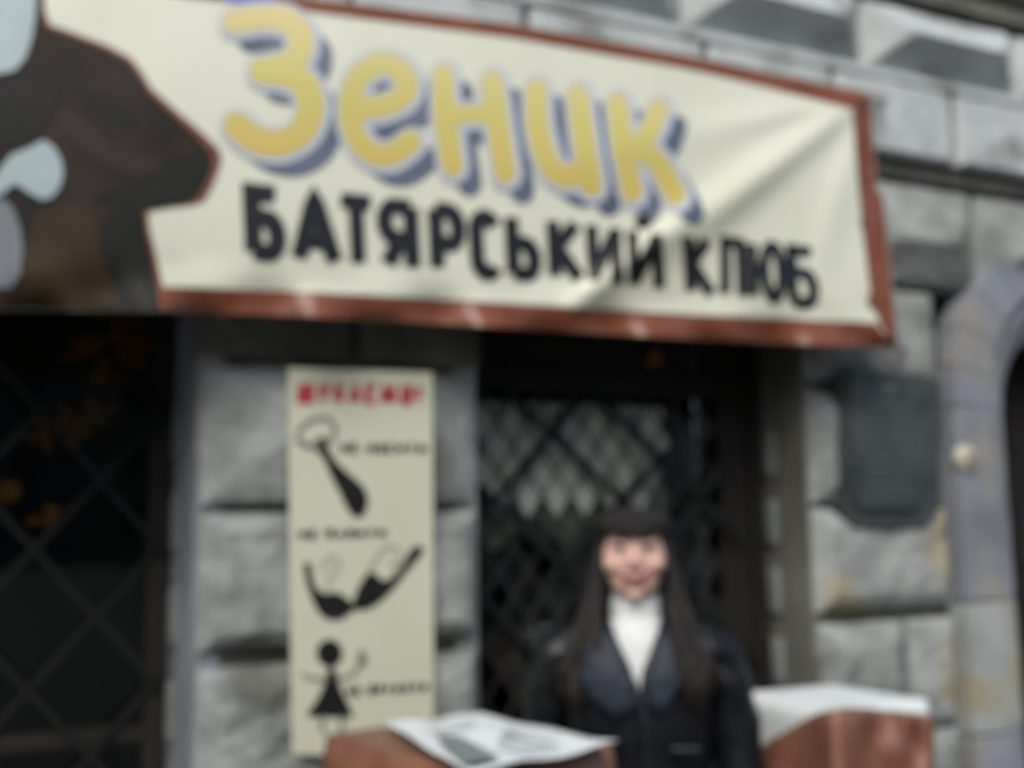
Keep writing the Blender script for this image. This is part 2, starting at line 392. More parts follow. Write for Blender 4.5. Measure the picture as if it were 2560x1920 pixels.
# ---- left window: dark glazing behind a diagonal iron grille
LX0, LX1 = -1.04, XA0-.006
lw = rect_frame('window', LX0, LX1, .05, 2.34, .40, .06, .08, house, extra=[(-.33, -.28, .402, .478, .11, 2.28), (LX0+.06, -.33, .402, .478, 1.02, 1.06), (-.28, LX1-.06, .402, .478, 1.02, 1.06)])
for q in ((LX0+.06, -.33, 1.06, 2.28), (-.28, LX1-.06, 1.06, 2.28), (LX0+.06, -.33, .11, 1.02), (-.28, LX1-.06, .11, 1.02)):
    obox('pane', GLASS, lw, q[0], q[1], .43, .436, q[2], q[3])
for k in range(-3, 8):
    for s in (1, -1):
        x = LX0+.05+.42*(k-1)*.74
        a = Vector((x, .385+.008*s, .30 if s > 0 else 2.05)); L = 1.62
        b = Vector((x+L/1.15, .385+.008*s, a.z+s*L))
        # clip in x
        t0 = max(0, (LX0+.02-a.x)/(b.x-a.x)); t1 = min(1, (LX1-.02-a.x)/(b.x-a.x))
        if t1 > t0+.05:
            bm = bmesh.new(); bar(bm, a.lerp(b, t0), a.lerp(b, t1), .017, .012); build('grille_bar', bm, IRON, lw)

# ---- arched doorway at the right edge
CX, CZ, RO, RI = 3.56, 1.96, .65, .355
def arch_ring(name, r0, r1, y0, y1, m, leg_z=0.0, seg=14):
    """voussoirs and jamb stones, each a part"""
    for k in range(seg):
        bm = bmesh.new(); a0 = math.pi*k/seg+.004; a1 = math.pi*(k+1)/seg-.004; vs = []
        for y in (y0, y1):
            for rr, aa in ((r0, a0), (r1, a0), (r1, (a0+a1)/2), (r1, a1), (r0, a1), (r0, (a0+a1)/2)):
                vs.append(bm.verts.new((CX-rr*math.cos(aa), y, CZ+rr*math.sin(aa))))
        bm.faces.new(vs[:6]); bm.faces.new(vs[6:][::-1])
        for i in range(6): bm.faces.new((vs[i], vs[6+i], vs[6+(i+1) % 6], vs[(i+1) % 6]))
        bmesh.ops.recalc_face_normals(bm, faces=bm.faces)
        build(name, bm, m, house)
    z = CZ
    hs = [.66, .43, .44, .42]
    for s in (-1, 1):
        z = CZ
        for i, hh in enumerate(hs):
            xa, xb_ = sorted((CX+s*r0, CX+s*r1))
            obox(name, m if i < 1 else STONE2 if (i == 1 or s > 0) else m, house, xa, xb_, y0, y1, z-hh+.004, z-.003, bev=.006); z -= hh
arch_ring('arch_stone', RI+.13, RO, -.07, .05, LILAC)
arch_ring('arch_stone', RI+.05, RI+.128, -.035, .08, LILAC)
arch_ring('arch_stone', RI-.03, RI+.048, .02, .30, LILAC)
bm = bmesh.new(); box(bm, CX-RI-.02, CX+RI+.02, .31, .36, .0, 2.30)
dr = build('door', bm, WOOD, house)
for ix in range(2):
    for iz in range(3): obox('door_panel', WOOD, dr, CX-.30+ix*.32, CX-.02+ix*.32, .295, .309, .15+iz*.62, .70+iz*.62, bev=.006)

# ------------------------------------------------------------------ banner
def seg_d(px, py, a, b):
    ax, ay = a; bx, by = b; dx, dy = bx-ax, by-ay; L2 = dx*dx+dy*dy
    t = max(0, min(1, ((px-ax)*dx+(py-ay)*dy)/L2)); qx, qy = ax+t*dx, ay+t*dy
    s = (dx*(py-ay)-dy*(px-ax))
    return math.hypot(px-qx, py-qy)*(1 if s > 0 else -1), t
TOPC = [(-500, -165), (200, -75), (723, -14), (1280, 58), (1700, 133), (2178, 232)]
BOTC = [(-500, 770), (0, 775), (420, 778), (800, 793), (1250, 818), (1700, 846), (2000, 860), (2247, 872)]
def lerpc(cv, x):
    for (a, b), (c, d) in zip(cv, cv[1:]):
        if x <= c or (c, d) == cv[-1]:
            return b+(d-b)*(x-a)/(c-a)
def hfold(px, py):
    t = (py-lerpc(TOPC, px))/(lerpc(BOTC, px)-lerpc(TOPC, px))
    tc = max(0, min(1, t)); h = .118+.085*(1-(1-tc)**2.4)
    # tension folds running from the tied upper right corner
    for a, b, wd, am in (((2165, 240), (1470, 760), 56, .034), ((2165, 240), (1300, 430), 60, .007), ((2165, 240), (2020, 760), 38, .008),
                         ((2165, 240), (1750, 330), 26, .006), ((2235, 862), (1900, 640), 55, .008)):
        d, tt = seg_d(px, py, a, b)
        env = math.sin(math.pi*min(1, .12+tt*.85))
        h += am*env*math.exp(-(d/(wd*(.45+.8*tt)))**2)
    d, tt = seg_d(px, py, (1690, 560), (1440, 760)); h += .022*math.exp(-(d/30)**2)
    # the loose lower hem ripples
    tb = max(0, min(1.15, (t-.80)/.20)); tb *= tb
    h += 2.1*tb*(.012*math.sin(px*.0135+py*.02)+.008*math.sin(px*.031-py*.015+1)+.004*noise.noise(Vector((px*.012, py*.03, 2))))
    h += .004*noise.noise(Vector((px*.0035, py*.004, 5)))
    # right hem ripple
    rb = max(0, (px-2090)/120); h += rb*.006*math.sin(py*.02)
    return h
def B(px, py, lift=0.0): return P(px, py, hfold(px, py)+lift)
banner = empty('banner', (0, 0, 0), label='large cream vinyl banner with yellow Зеник lettering and brown border above the windows', cat='banner')
bm = bmesh.new(); NX, NY = 210, 76; top, rowsv = [], []
def edge_x(t):   # right edge bows in a little
    return 2178+(2247-2178)*t + 12*math.sin(math.pi*t*1.0)*(-1 if t < .4 else .2)
for side in (0, 1):
    rowsv.append([])
    for j in range(NY+1):
        t = j/NY; r_ = []
        for i in range(NX+1):
            s = i/NX; x = -500+(edge_x(t)+500)*s
            y = lerpc(TOPC, min(x, 2178))*(1-t)+lerpc(BOTC, x)*t
            r_.append(bm.verts.new(B(x, y, -.0012*side)))
        rowsv[side].append(r_)
for side in (0, 1):
    g = rowsv[side]
    for j in range(NY):
        for i in range(NX):
            f = (g[j][i], g[j+1][i], g[j+1][i+1], g[j][i+1]); bm.faces.new(f if side == 0 else f[::-1])
def rim(a, b):
    for k in range(len(a)-1): bm.faces.new((a[k], a[k+1], b[k+1], b[k]))
rim(rowsv[0][0], rowsv[1][0]); rim(rowsv[1][-1], rowsv[0][-1])
rim([r[-1] for r in rowsv[0]], [r[-1] for r in rowsv[1]]); rim([r[0] for r in rowsv[1]], [r[0] for r in rowsv[0]])
bmesh.ops.recalc_face_normals(bm, faces=bm.faces)
build('vinyl_sheet', bm, VINYL, banner, True)

def poly_bm(pts, fn, cell=26):
    """flat print: a traced outline cut into cells and laid on a surface by fn(px, py)"""
    bm = bmesh.new(); f = bm.faces.new([bm.verts.new((x, -y, 0)) for x, y in pts])
    xs_ = [p[0] for p in pts]; ys_ = [p[1] for p in pts]
    if cell:
        for ax, lo, hi in ((0, min(xs_), max(xs_)), (1, -max(ys_), -min(ys_))):
            v = lo+cell
            while v < hi:
                co = (v, 0, 0) if ax == 0 else (0, v, 0); no = (1, 0, 0) if ax == 0 else (0, 1, 0)
                bmesh.ops.bisect_plane(bm, geom=bm.verts[:]+bm.edges[:]+bm.faces[:], plane_co=co, plane_no=no); v += cell
    bmesh.ops.triangulate(bm, faces=bm.faces[:])
    for v in bm.verts: v.co = fn(v.co.x, -v.co.y)
    return bm
def smooth_line(pts, n=6):
    if len(pts) < 3: 
        out = []
        for k in range(9): out.append((pts[0][0]+(pts[1][0]-pts[0][0])*k/8, pts[0][1]+(pts[1][1]-pts[0][1])*k/8))
        return out
    out = []
    for i in range(len(pts)-1):
        p0 = pts[max(i-1, 0)]; p1 = pts[i]; p2 = pts[i+1]; p3 = pts[min(i+2, len(pts)-1)]
        for k in range(n):
            t = k/n
            out.append(tuple(.5*((2*p1[c])+(-p0[c]+p2[c])*t+(2*p0[c]-5*p1[c]+4*p2[c]-p3[c])*t*t+(-p0[c]+3*p1[c]-3*p2[c]+p3[c])*t**3) for c in (0, 1)))
    out.append(tuple(pts[-1])); return out
def stroke_into(bm, pts, wd, fn, rnd=True, sm=True):
    """ribbon of width wd (a number or one per end) along pts with round ends"""
    L = smooth_line(pts) if sm else smooth_line(pts) if len(pts) < 3 else pts
    n = len(L); prev = None; w0, w1 = wd if isinstance(wd, tuple) else (wd, wd)
    rows = []
    for i, (x, y) in enumerate(L):
        a = L[max(i-1, 0)]; b = L[min(i+1, n-1)]; dx, dy = b[0]-a[0], b[1]-a[1]; m = math.hypot(dx, dy) or 1
        nx_, ny_ = -dy/m, dx/m; ww = (w0+(w1-w0)*i/(n-1))/2
        rows.append([(x+nx_*ww*q, y+ny_*ww*q) for q in (1, .33, -.33, -1)])
    if rnd:
        for end, i, j in ((0, 0, 1), (1, n-1, n-2)):
            x, y = L[i]; dx, dy = L[i][0]-L[j][0], L[i][1]-L[j][1]; m = math.hypot(dx, dy) or 1; dx, dy = dx/m, dy/m
            ww = (w0 if end == 0 else w1)/2; ex = []
            for aa in (35, 62, 80):
                c_, s_ = math.cos(R(aa)), math.sin(R(aa))
                sg = -1 if end == 0 else 1
                ex.append([(x+dx*ww*s_+(-dy*sg)*ww*c_*q, y+dy*ww*s_+(dx*sg)*ww*c_*q) for q in (1, .33, -.33, -1)])
            rows = ex[::-1]+rows if end == 0 else rows+ex
    vr = [[bm.verts.new(fn(*p)) for p in r] for r in rows]
    for a, b in zip(vr, vr[1:]):
        for k in range(3): bm.faces.new((a[k], a[k+1], b[k+1], b[k]))
def on(fnbase, lift): return lambda x, y: fnbase(x, y, lift)
def fix(bm):
    for f in bm.faces:
        f.normal_update()
        if f.normal.y > 0: f.normal_flip()
def flat_obj(name, bm, m, parent, smooth=True):
    fix(bm); return build(name, bm, m, parent, smooth)

# border
def inner_top(x): return lerpc(TOPC, x)+(36 if x < 1800 else 36+(x-1800)*.04)
def inner_bot(x): return lerpc(BOTC, x)-(62 if x < 1500 else 62)
def strip(name, A, Bp, m, lift, n):
    bm = bmesh.new(); rows = []
    for k in range(n+1):
        s = k/n; a = A(s); b = Bp(s)
        rows.append([bm.verts.new(B(a[0]+(b[0]-a[0])*q/4, a[1]+(b[1]-a[1])*q/4, lift)) for q in range(5)])
    for a, b in zip(rows, rows[1:]):
        for q in range(4): bm.faces.new((a[q], a[q+1], b[q+1], b[q]))
    return flat_obj(name, bm, m, banner)
def Lx(a, b): return lambda s: a+(b-a)*s
strip('border', lambda s: (Lx(420, 2176)(s), lerpc(TOPC, Lx(420, 2176)(s))+1), lambda s: (Lx(420, 2150)(s), inner_top(Lx(420, 2150)(s))), RUST, .002, 90)
strip('border', lambda s: (Lx(405, 2190)(s), inner_bot(Lx(405, 2190)(s))), lambda s: (Lx(405, 2240)(s), lerpc(BOTC, Lx(405, 2240)(s))-1), RUST, .002, 130)
def ry(s): return 236+(868-236)*s
strip('border', lambda s: (edge_x(s)-1.5-(0 if s < .97 else 3), lerpc(TOPC, 2176)*(1-s)+lerpc(BOTC, 2240)*s),
      lambda s: (Lx(2132, 2186)(s)-6*math.sin(math.pi*s)+(12*math.sin(s*40) if s > .85 else 0), inner_top(2150)+3+(inner_bot(2190)-6-inner_top(2150))*s), RUST, .0026, 60)
# silhouette print at the left
def r4(pts): return [(x*.4823, y*.4823) for x, y in pts]
fig = [(-1000, -200), (215, -200), (235, 60), (262, 125), (400, 175), (560, 235), (680, 300), (735, 370), (780, 450), (900, 560), (1030, 670), (1135, 770), (1150, 830),
       (1110, 950), (1060, 1040), (1000, 1062), (870, 1075), (768, 1092), (775, 1180), (810, 1330), (838, 1450), (850, 1604), (-1000, 1596)]
flat_obj('figure_outline', poly_bm(r4(fig), on(B, .0024)), RUST, banner)
fig2 = [(-1000, -200), (195, -200), (205, 60), (230, 150), (390, 205), (540, 262), (655, 330), (708, 395), (755, 478), (870, 590), (1000, 705), (1085, 785), (1088, 850),
        (1060, 930), (1015, 1010), (960, 1040), (860, 1062), (735, 1085), (745, 1190), (775, 1330), (802, 1450), (812, 1602), (-1000, 1594)]
fig2 = [(x if x < 0 else x+11, y if (y < 0 or y > 1590) else y-9 if y < 780 else y+6) for x, y in fig2]
flat_obj('figure_print', poly_bm(r4(fig2), on(B, .0048)), FIGBR, banner)
FIGBLK = mat('near_black_figure_print', (.009, .010, .008), .6, (.014, .014, .011), 6, 4, spec=.25)
FIGRED = mat('reddish_brown_figure_print', (.028, .019, .016), .6, (.040, .027, .023), 6, 4, spec=.25)
FIGTAN = mat('ochre_brown_figure_print', (.036, .021, .009), .6, (.046, .028, .012), 6, 4, spec=.25)
for m_, pp in ((FIGBLK, [(560, 1080), (728, 1092), (745, 1200), (780, 1400), (800, 1585), (640, 1570), (560, 1400), (530, 1220)]),
               (FIGBLK, [(-900, 380), (60, 390), (200, 400), (330, 450), (300, 560), (210, 690), (60, 760), (-900, 800)]),
               (FIGBLK, [(850, 840), (980, 800), (1080, 830), (1070, 920), (980, 1030), (720, 1062), (480, 1030), (620, 960), (760, 920)]),
               (FIGBLK, [(360, 430), (520, 480), (660, 560), (700, 640), (620, 640), (470, 560)]),
               (FIGTAN, [(190, 1090), (420, 1060), (500, 1160), (520, 1320), (590, 1560), (160, 1575), (130, 1440), (140, 1250)]),
               (FIGRED, [(300, 560), (430, 620), (620, 760), (840, 850), (700, 910), (520, 840), (340, 700)])):
    flat_obj('figure_print', poly_bm(smooth_line(r4(pp)+[r4(pp)[0]], 4)[:-1], on(B, .0066)), m_, banner)
flat_obj('figure_print', poly_bm(r4([(-1000, -190), (185, -190), (185, 60), (165, 200), (130, 300), (80, 362), (0, 380), (-1000, 380)]), on(B, .0085)), FIGPALE, banner)
flat_obj('figure_print', poly_bm(r4([(60, 800), (150, 765), (225, 725), (280, 760), (318, 830), (328, 900), (310, 970), (270, 1022), (215, 1035), (150, 1000), (80, 950), (0, 1010), (-200, 1100), (-200, 950), (-20, 900)]), on(B, .0085)), FIGPALE, banner)
flat_obj('figure_print', poly_bm(r4([(-1000, 1040), (20, 1030), (70, 1080), (105, 1180), (118, 1300), (105, 1420), (60, 1490), (-1000, 1520)]), on(B, .0085)), FIGGREY, banner)
flat_obj('figure_print', poly_bm([(530, -42), (600, -42), (690, -30), (690, 2), (650, 8), (560, 2)], on(B, .0026)), BLUEP, banner)

# big yellow word
BIG = {
 'З': [([(585, 52), (650, 42), (712, 48), (752, 88), (742, 138), (700, 166), (655, 175)], 60),
       ([(655, 175), (705, 180), (755, 205), (778, 262), (755, 325), (700, 356), (640, 348), (590, 312)], 66)],
 'е': [([(880, 268), (950, 266), (1005, 240), (1018, 200), (985, 164), (940, 160), (898, 188), (876, 240), (880, 315), (915, 372), (970, 388), (1025, 352)], 54)],
 'н': [([(1108, 186), (1112, 290), (1130, 412)], 54), ([(1118, 296), (1180, 282), (1240, 290)], 44), ([(1230, 202), (1242, 300), (1262, 430)], 54)],
 'и': [([(1340, 222), (1345, 320), (1372, 408), (1412, 440), (1452, 425)], 54), ([(1444, 236), (1456, 330), (1478, 462)], 54)],
 'к': [([(1543, 256), (1556, 360), (1580, 478)], 52), ([(1646, 270), (1622, 330), (1574, 374)], 48), ([(1584, 366), (1640, 400), (1688, 486)], 52)],
}
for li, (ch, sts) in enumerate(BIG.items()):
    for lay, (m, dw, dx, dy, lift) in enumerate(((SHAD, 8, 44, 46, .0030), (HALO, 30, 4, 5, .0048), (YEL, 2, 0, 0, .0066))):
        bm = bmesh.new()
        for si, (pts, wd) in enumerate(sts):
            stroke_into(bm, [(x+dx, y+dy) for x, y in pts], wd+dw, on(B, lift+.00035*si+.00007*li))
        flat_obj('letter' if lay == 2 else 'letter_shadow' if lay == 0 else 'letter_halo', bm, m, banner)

# stroke alphabet in a unit box (x right, y down)
def bow(x0, y0, x1, y1, rx=.42, ry=None, n=6):
    """right hand bowl from (x0, y0) round to (x0, y1)"""
    ry = ry or min((y1-y0)/2, .3); out = [(x0, y0)]
    for k in range(n+1):
        a = math.pi/2*k/n; out.append((x1-rx+rx*math.sin(a), y0+ry-ry*math.cos(a)))
    for k in range(n+1):
        a = math.pi/2*k/n; out.append((x1-rx+rx*math.cos(a), y1-ry+ry*math.sin(a)))
    out.append((x0, y1)); return out
def oval(cx, cy, rx, ry, a0, a1, n=18):
    return [(cx+rx*math.cos(R(a0+(a1-a0)*k/n)), cy+ry*math.sin(R(a0+(a1-a0)*k/n))) for k in range(n+1)]
def cee(x0, x1):
    rx = (x1-x0)/2; cx = (x0+x1)/2
    return [(cx+rx*math.cos(R(a)), (.24-.24*abs(math.sin(R(a)))) if math.sin(R(a)) < 0 else (.76+.24*math.sin(R(a)))) for a in [-25, -50, -75, -90, -110, -135, -155, -179, 179, 155, 135, 110, 90, 75, 50, 25]]
GL = {
 'Б': [[(.95, 0), (.04, 0), (.04, 1)], bow(.04, .42, .98, 1, .40)],
 'А': [[(.02, 1), (.5, 0), (.98, 1)], [(.2, .70), (.8, .70)]],
 'Т': [[(0, 0), (1, 0)], [(.5, 0), (.5, 1)]],
 'Я': [[(1-x, y) for x, y in bow(.04, 0, .98, .55, .40)], [(.96, 0), (.96, 1)], [(.55, .55), (.08, 1)]],
 'Р': [[(.04, 0), (.04, 1)], bow(.04, 0, .98, .57, .40)],
 'С': [cee(.04, .98)],
 'Ь': [[(.04, 0), (.04, 1)], bow(.04, .44, .98, 1, .40)],
 'К': [[(.08, 0), (.08, 1)], [(.92, 0), (.12, .52)], [(.2, .48), (.98, 1)]],
 'И': [[(.06, 0), (.06, 1)], [(.06, .95), (.94, .05)], [(.94, 0), (.94, 1)]],
 'Й': [[(.06, 0), (.06, 1)], [(.06, .95), (.94, .05)], [(.94, 0), (.94, 1)], [(.25, -.26), (.5, -.17), (.75, -.26)]],
 'Л': [[(.0, 1), (.16, .9), (.26, 0), (.94, 0), (.94, 1)]],
 'Ю': [[(.03, 0), (.03, 1)], [(.05, .5), (.42, .5)], oval(.69, .5, .28, .5, 0, 360)],
 'Ш': [[(.04, 0), (.04, 1), (.96, 1), (.96, 0)], [(.5, 0), (.5, 1)]],
 'У': [[(.05, 0), (.5, .55)], [(.95, 0), (.5, .6), (.15, 1)]],
 'Є': [cee(.04, .98), [(.08, .5), (.7, .5)]],
 'М': [[(.04, 1), (.1, 0), (.5, .7), (.9, 0), (.96, 1)]],
 'О': [oval(.5, .5, .45, .5, 0, 360)],
 'Н': [[(.06, 0), (.06, 1)], [(.94, 0), (.94, 1)], [(.06, .5), (.94, .5)]],
 'Е': [[(.95, 0), (.08, 0), (.08, 1), (.95, 1)], [(.08, .5), (.8, .5)]],
 'П': [[(.06, 1), (.06, 0), (.94, 0), (.94, 1)]],
 'Д': [[(0, 1.15), (0, .95), (1, .95), (1, 1.15)], [(.12, .95), (.32, 0), (.88, 0), (.88, .95)]],
 'Ж': [[(.5, 0), (.5, 1)], [(.02, 0), (.5, .5), (.98, 0)], [(.02, 1), (.5, .5), (.98, 1)]],
 '!': [[(.5, 0), (.5, .68)], [(.5, .93), (.5, 1)]],
}
def sharp(bm, pts, wd, fn):
    """mitred ribbon for block letters"""
    pts = [p for i, p in enumerate(pts) if i == 0 or math.hypot(p[0]-pts[i-1][0], p[1]-pts[i-1][1]) > .05]
    dense = []
    for a, b in zip(pts, pts[1:]):
        n = max(1, int(math.hypot(b[0]-a[0], b[1]-a[1])/14))
        for k in range(n): dense.append((a[0]+(b[0]-a[0])*k/n, a[1]+(b[1]-a[1])*k/n))
    dense.append(pts[-1]); n = len(dense); rows = []
    closed = math.hypot(pts[0][0]-pts[-1][0], pts[0][1]-pts[-1][1]) < .01
    for i, p in enumerate(dense):
        a = dense[i-1] if i else (dense[-2] if closed else None); b = dense[i+1] if i < n-1 else (dense[1] if closed else None)
        d = []
        for u, v in ((a, p), (p, b)):
            if u is None or v is None: continue
            m = math.hypot(v[0]-u[0], v[1]-u[1]); d.append((-(v[1]-u[1])/m, (v[0]-u[0])/m))
        if len(d) == 1: nn = d[0]; k = 1
        else:
            sx, sy = d[0][0]+d[1][0], d[0][1]+d[1][1]; m = math.hypot(sx, sy) or 1e-6; nn = (sx/m, sy/m); k = min(1.5, 1/max(.2, nn[0]*d[0][0]+nn[1]*d[0][1]))
        rows.append([bm.verts.new(fn(p[0]+nn[0]*k*wd/2*q, p[1]+nn[1]*k*wd/2*q)) for q in (1, 0, -1)])
    for r1, r2 in zip(rows, rows[1:]):
        for q in (0, 1): bm.faces.new((r1[q], r1[q+1], r2[q+1], r2[q]))
def letter(ch, x0, y0, x1, y1, dyl, wd, fnb, m, parent, lift, lean=0, name='letter'):
    """glyph in the box x0..x1, y0..y1; dyl = drop of the line across the glyph"""
    bm = bmesh.new(); h = wd/2
    for si, st in enumerate(GL[ch]):
        pts = []
        for u, v in st:
            pts.append((x0+h+(x1-x0-2*h)*u + lean*v, y0+h+(y1-y0-2*h)*v+dyl*u))
        sharp(bm, pts, wd, on(fnb, lift+.0003*si))
    flat_obj(name, bm, m, parent)
for ch, x0, y0, x1, y1, wd in (('Б', 607, 462, 708, 646, 33), ('А', 722, 474, 848, 662, 31), ('Т', 838, 486, 940, 668, 33), ('Я', 942, 496, 1044, 676, 30),
        ('Р', 1070, 508, 1160, 684, 29), ('С', 1172, 524, 1250, 694, 28), ('Ь', 1262, 530, 1346, 696, 27), ('К', 1364, 540, 1456, 702, 25), ('И', 1464, 552, 1552, 712, 23),
        ('Й', 1566, 566, 1656, 722, 22), ('К', 1706, 582, 1782, 738, 22), ('Л', 1790, 592, 1862, 742, 20), ('Ю', 1868, 600, 1962, 750, 20), ('Б', 1966, 614, 2040, 764, 21)):
    letter(ch, x0-5, y0-6, x1+5, y1+3, 9, wd*(1.15 if ch == 'Т' else 1.36), B, INKG, banner, .0034, lean=7)
# eyelets and tie cords
for (px, py) in ((2164, 246), (2232, 852), (440, 772), (2158, 560)):
    bm = bmesh.new(); c = B(px, py, .004)
    n = 16
    rr = [[bm.verts.new(c+Vector((r_*math.cos(2*math.pi*k/n), -dd, r_*math.sin(2*math.pi*k/n)))) for k in range(n)] for r_, dd in ((.006, 0), (.009, .002), (.013, 0))]
    for a, b in zip(rr, rr[1:]):
        for k in range(n): bm.faces.new((a[k], a[(k+1) % n], b[(k+1) % n], b[k]))
    flat_obj('eyelet', bm, METAL, banner)
for a, b in (((2166, 246), (2215, 252)), ((2232, 855), (2262, 880)), ((540, 792), (650, 872))):
    bm = bmesh.new(); pa = B(a[0], a[1], -.004) if a[0] != 540 else B(a[0], a[1]-8, -.004); pb = P(b[0], b[1], .055 if b[1] < 300 else .03)
    sweep(bm, [pa, pa.lerp(pb, .5)+Vector((0, 0, -.006)), pb], [.005]*3, 6); build('tie_cord', bm, ROPE, banner, True)

# ------------------------------------------------------------------ poster on the middle pier
PO = .084
def PP(px, py, lift=0.0): return P(px, py, PO+lift)
poster = empty('poster', (0, 0, 0), label='tall narrow beige poster with red heading and black tie, pipe and girl pictures', cat='poster')
c1, c2, c3, c4 = PP(721, 919), PP(1081, 931), PP(1085, 1905), PP(731, 1884)
bm = bmesh.new(); N = 16; g = {}
for side in (0, 1):
    for j in range(2*N+1):
        for i in range(N+1):
            a = c1.lerp(c2, i/N); b = c4.lerp(c3, i/N); q = a.lerp(b, j/(2*N)); q = q.copy()
            g[side, j, i] = bm.verts.new(q+Vector((0, .006*side, 0)))
for side in (0, 1):
    for j in range(2*N):
        for i in range(N):
            f = (g[side, j, i], g[side, j+1, i], g[side, j+1, i+1], g[side, j, i+1]); bm.faces.new(f if side == 0 else f[::-1])
for i in range(N): bm.faces.new((g[0, 0, i], g[0, 0, i+1], g[1, 0, i+1], g[1, 0, i])); bm.faces.new((g[1, 2*N, i], g[1, 2*N, i+1], g[0, 2*N, i+1], g[0, 2*N, i]))
for j in range(2*N): bm.faces.new((g[1, j, 0], g[1, j+1, 0], g[0, j+1, 0], g[0, j, 0])); bm.faces.new((g[0, j, N], g[0, j+1, N], g[1, j+1, N], g[1, j, N]))
build('board', bm, POSTER, poster)
def r5(p): return [(680+x*.3134, 880+y*.3134) for x, y in p]
def r6(p): return [(680+x*.3738, 1300+y*.3738) for x, y in p]
def pr(name, pts, m, lift=.002): flat_obj(name, poly_bm(smooth_line(pts+[pts[0]], 3)[:-1], on(PP, lift), 0), m, poster, False)
def word(txt, x0, x1, y0, y1, drop, wd, m, gap=.17, lift=.002, lean=0):
    units = sum(1.35 if c in 'ШМЖ' else .45 if c in ' !' else 1 for c in txt)+gap*(len(txt)-1); u = (x1-x0)/units; x = x0
    for c in txt:
        cw = (1.35 if c in 'ШМЖ' else .45 if c in ' !' else 1)*u
        if c != ' ':
            f = (x-x0)/(x1-x0)
            letter(c, x, y0+drop*f, x+cw, y1+drop*f, drop*cw/(x1-x0), wd, PP, m, poster, lift, lean)
        x += cw+gap*u
word('ШУКАЄМО!', 744, 1056, 950, 1008, 10, 17, REDP, lean=-4)
word('НЕ НОСИТИ', 850, 1066, 1106, 1134, 2, 9, INK)
word('НЕ ПАЛИТИ', 746, 966, 1324, 1350, -4, 9, INK)
word('НЕ ДРУЖИТИ', 866, 1070, 1716, 1742, -12, 9, INK)
pr('tie_picture', r5([(340, 700), (400, 678), (442, 695), (455, 780), (520, 880), (620, 975), (715, 1060), (760, 1140), (765, 1210), (735, 1295), (690, 1322), (640, 1300), (590, 1230), (540, 1120), (480, 1010), (410, 850), (345, 780)]), INK)
bm = bmesh.new(); stroke_into(bm, r5([(205, 640), (280, 565), (370, 530), (450, 535), (500, 590), (495, 660), (440, 730)]), 11, on(PP, .0028)); flat_obj('collar_picture', bm, GREYP, poster)
bm = bmesh.new(); stroke_into(bm, r5([(210, 700), (290, 750), (370, 745)]), 16, on(PP, .0026)); flat_obj('collar_picture', bm, GREYP, poster)
pr('pipe_picture', r6([(210, 290), (258, 290), (272, 390), (305, 462), (360, 490), (430, 482), (500, 520), (540, 562), (560, 590), (520, 625), (470, 660), (410, 672), (345, 650), (292, 585), (250, 480), (225, 400)]), INK)
pr('pipe_picture', r6([(530, 585), (560, 490), (600, 410), (652, 348), (705, 370), (742, 405), (790, 390), (870, 300), (925, 205), (975, 168), (1012, 190), (985, 250), (900, 345), (820, 450), (730, 540), (650, 592), (580, 604)]), INK, .0026)
bm = bmesh.new(); stroke_into(bm, r6([(330, 330), (370, 260), (430, 250), (445, 320), (390, 370), (370, 440)]), 8, on(PP, .0030)); flat_obj('smoke_picture', bm, PALEP, poster)
bm = bmesh.new(); stroke_into(bm, r6([(650, 330), (700, 250), (760, 180), (840, 190), (850, 260), (790, 300)]), 8, on(PP, .0034)); flat_obj('smoke_picture', bm, PALEP, poster)
pr('girl_picture', r6([(385+88*math.cos(a*math.pi/5), 890+92*math.sin(a*math.pi/5)) for a in range(10)]), INK)
pr('girl_picture', r6([(372, 1010), (425, 1010), (450, 1100), (500, 1210), (538, 1310), (470, 1325), (400, 1318), (300, 1320), (235, 1300), (290, 1220), (340, 1120)]), INK)
for a_, wd in (([(392, 960), (396, 1030)], 12), ([(360, 1060), (270, 1062), (205, 1030)], 8), ([(440, 1065), (520, 1040), (570, 990), (598, 920)], 8), ([(335, 1315), (335, 1410)], 10), ([(465, 1315), (468, 1410)], 10), ([(600, 895), (605, 950)], 20)):
    bm = bmesh.new(); stroke_into(bm, r6(a_), wd, on(PP, .0035)); flat_obj('girl_picture', bm, GREYP if wd != 12 else INK, poster)

# ------------------------------------------------------------------ plaque with relief lettering
PQ = .078
def Q(px, py, lift=0.0): return P(px, py, PQ+lift)
plaque = empty('memorial_plaque', (0, 0, 0), label='dark bronze memorial plaque with chamfered corners on the pier beside the arched doorway', cat='plaque')
def slab(name, pts, off, th, m, parent, bev=.004):
    bm = bmesh.new(); a = [bm.verts.new(P(x, y, off)) for x, y in pts]; b = [bm.verts.new(v.co+Vector((0, th, 0))) for v in a]
    bm.faces.new(a); bm.faces.new(b[::-1])
    for i in range(len(a)): bm.faces.new((a[i], b[i], b[(i+1) % len(a)], a[(i+1) % len(a)]))
    bmesh.ops.recalc_face_normals(bm, faces=bm.faces)
    if bev: bmesh.ops.bevel(bm, geom=[e for e in bm.edges if abs(e.verts[0].co.y-e.verts[1].co.y) < 1e-5 and e.verts[0].co.y < -off+.001], offset=bev, segments=2, affect='EDGES')
    return build(name, bm, m, parent)
slab('back_plate', [(2104, 930), (2352, 948), (2352, 1272), (2314, 1316), (2136, 1318), (2102, 1272)], .062, .05, PLAQ, plaque)
slab('text_panel', [(2124, 922), (2330, 940), (2318, 1250), (2300, 1276), (2152, 1276), (2136, 1250)], PQ, .02, PLAQ, plaque)
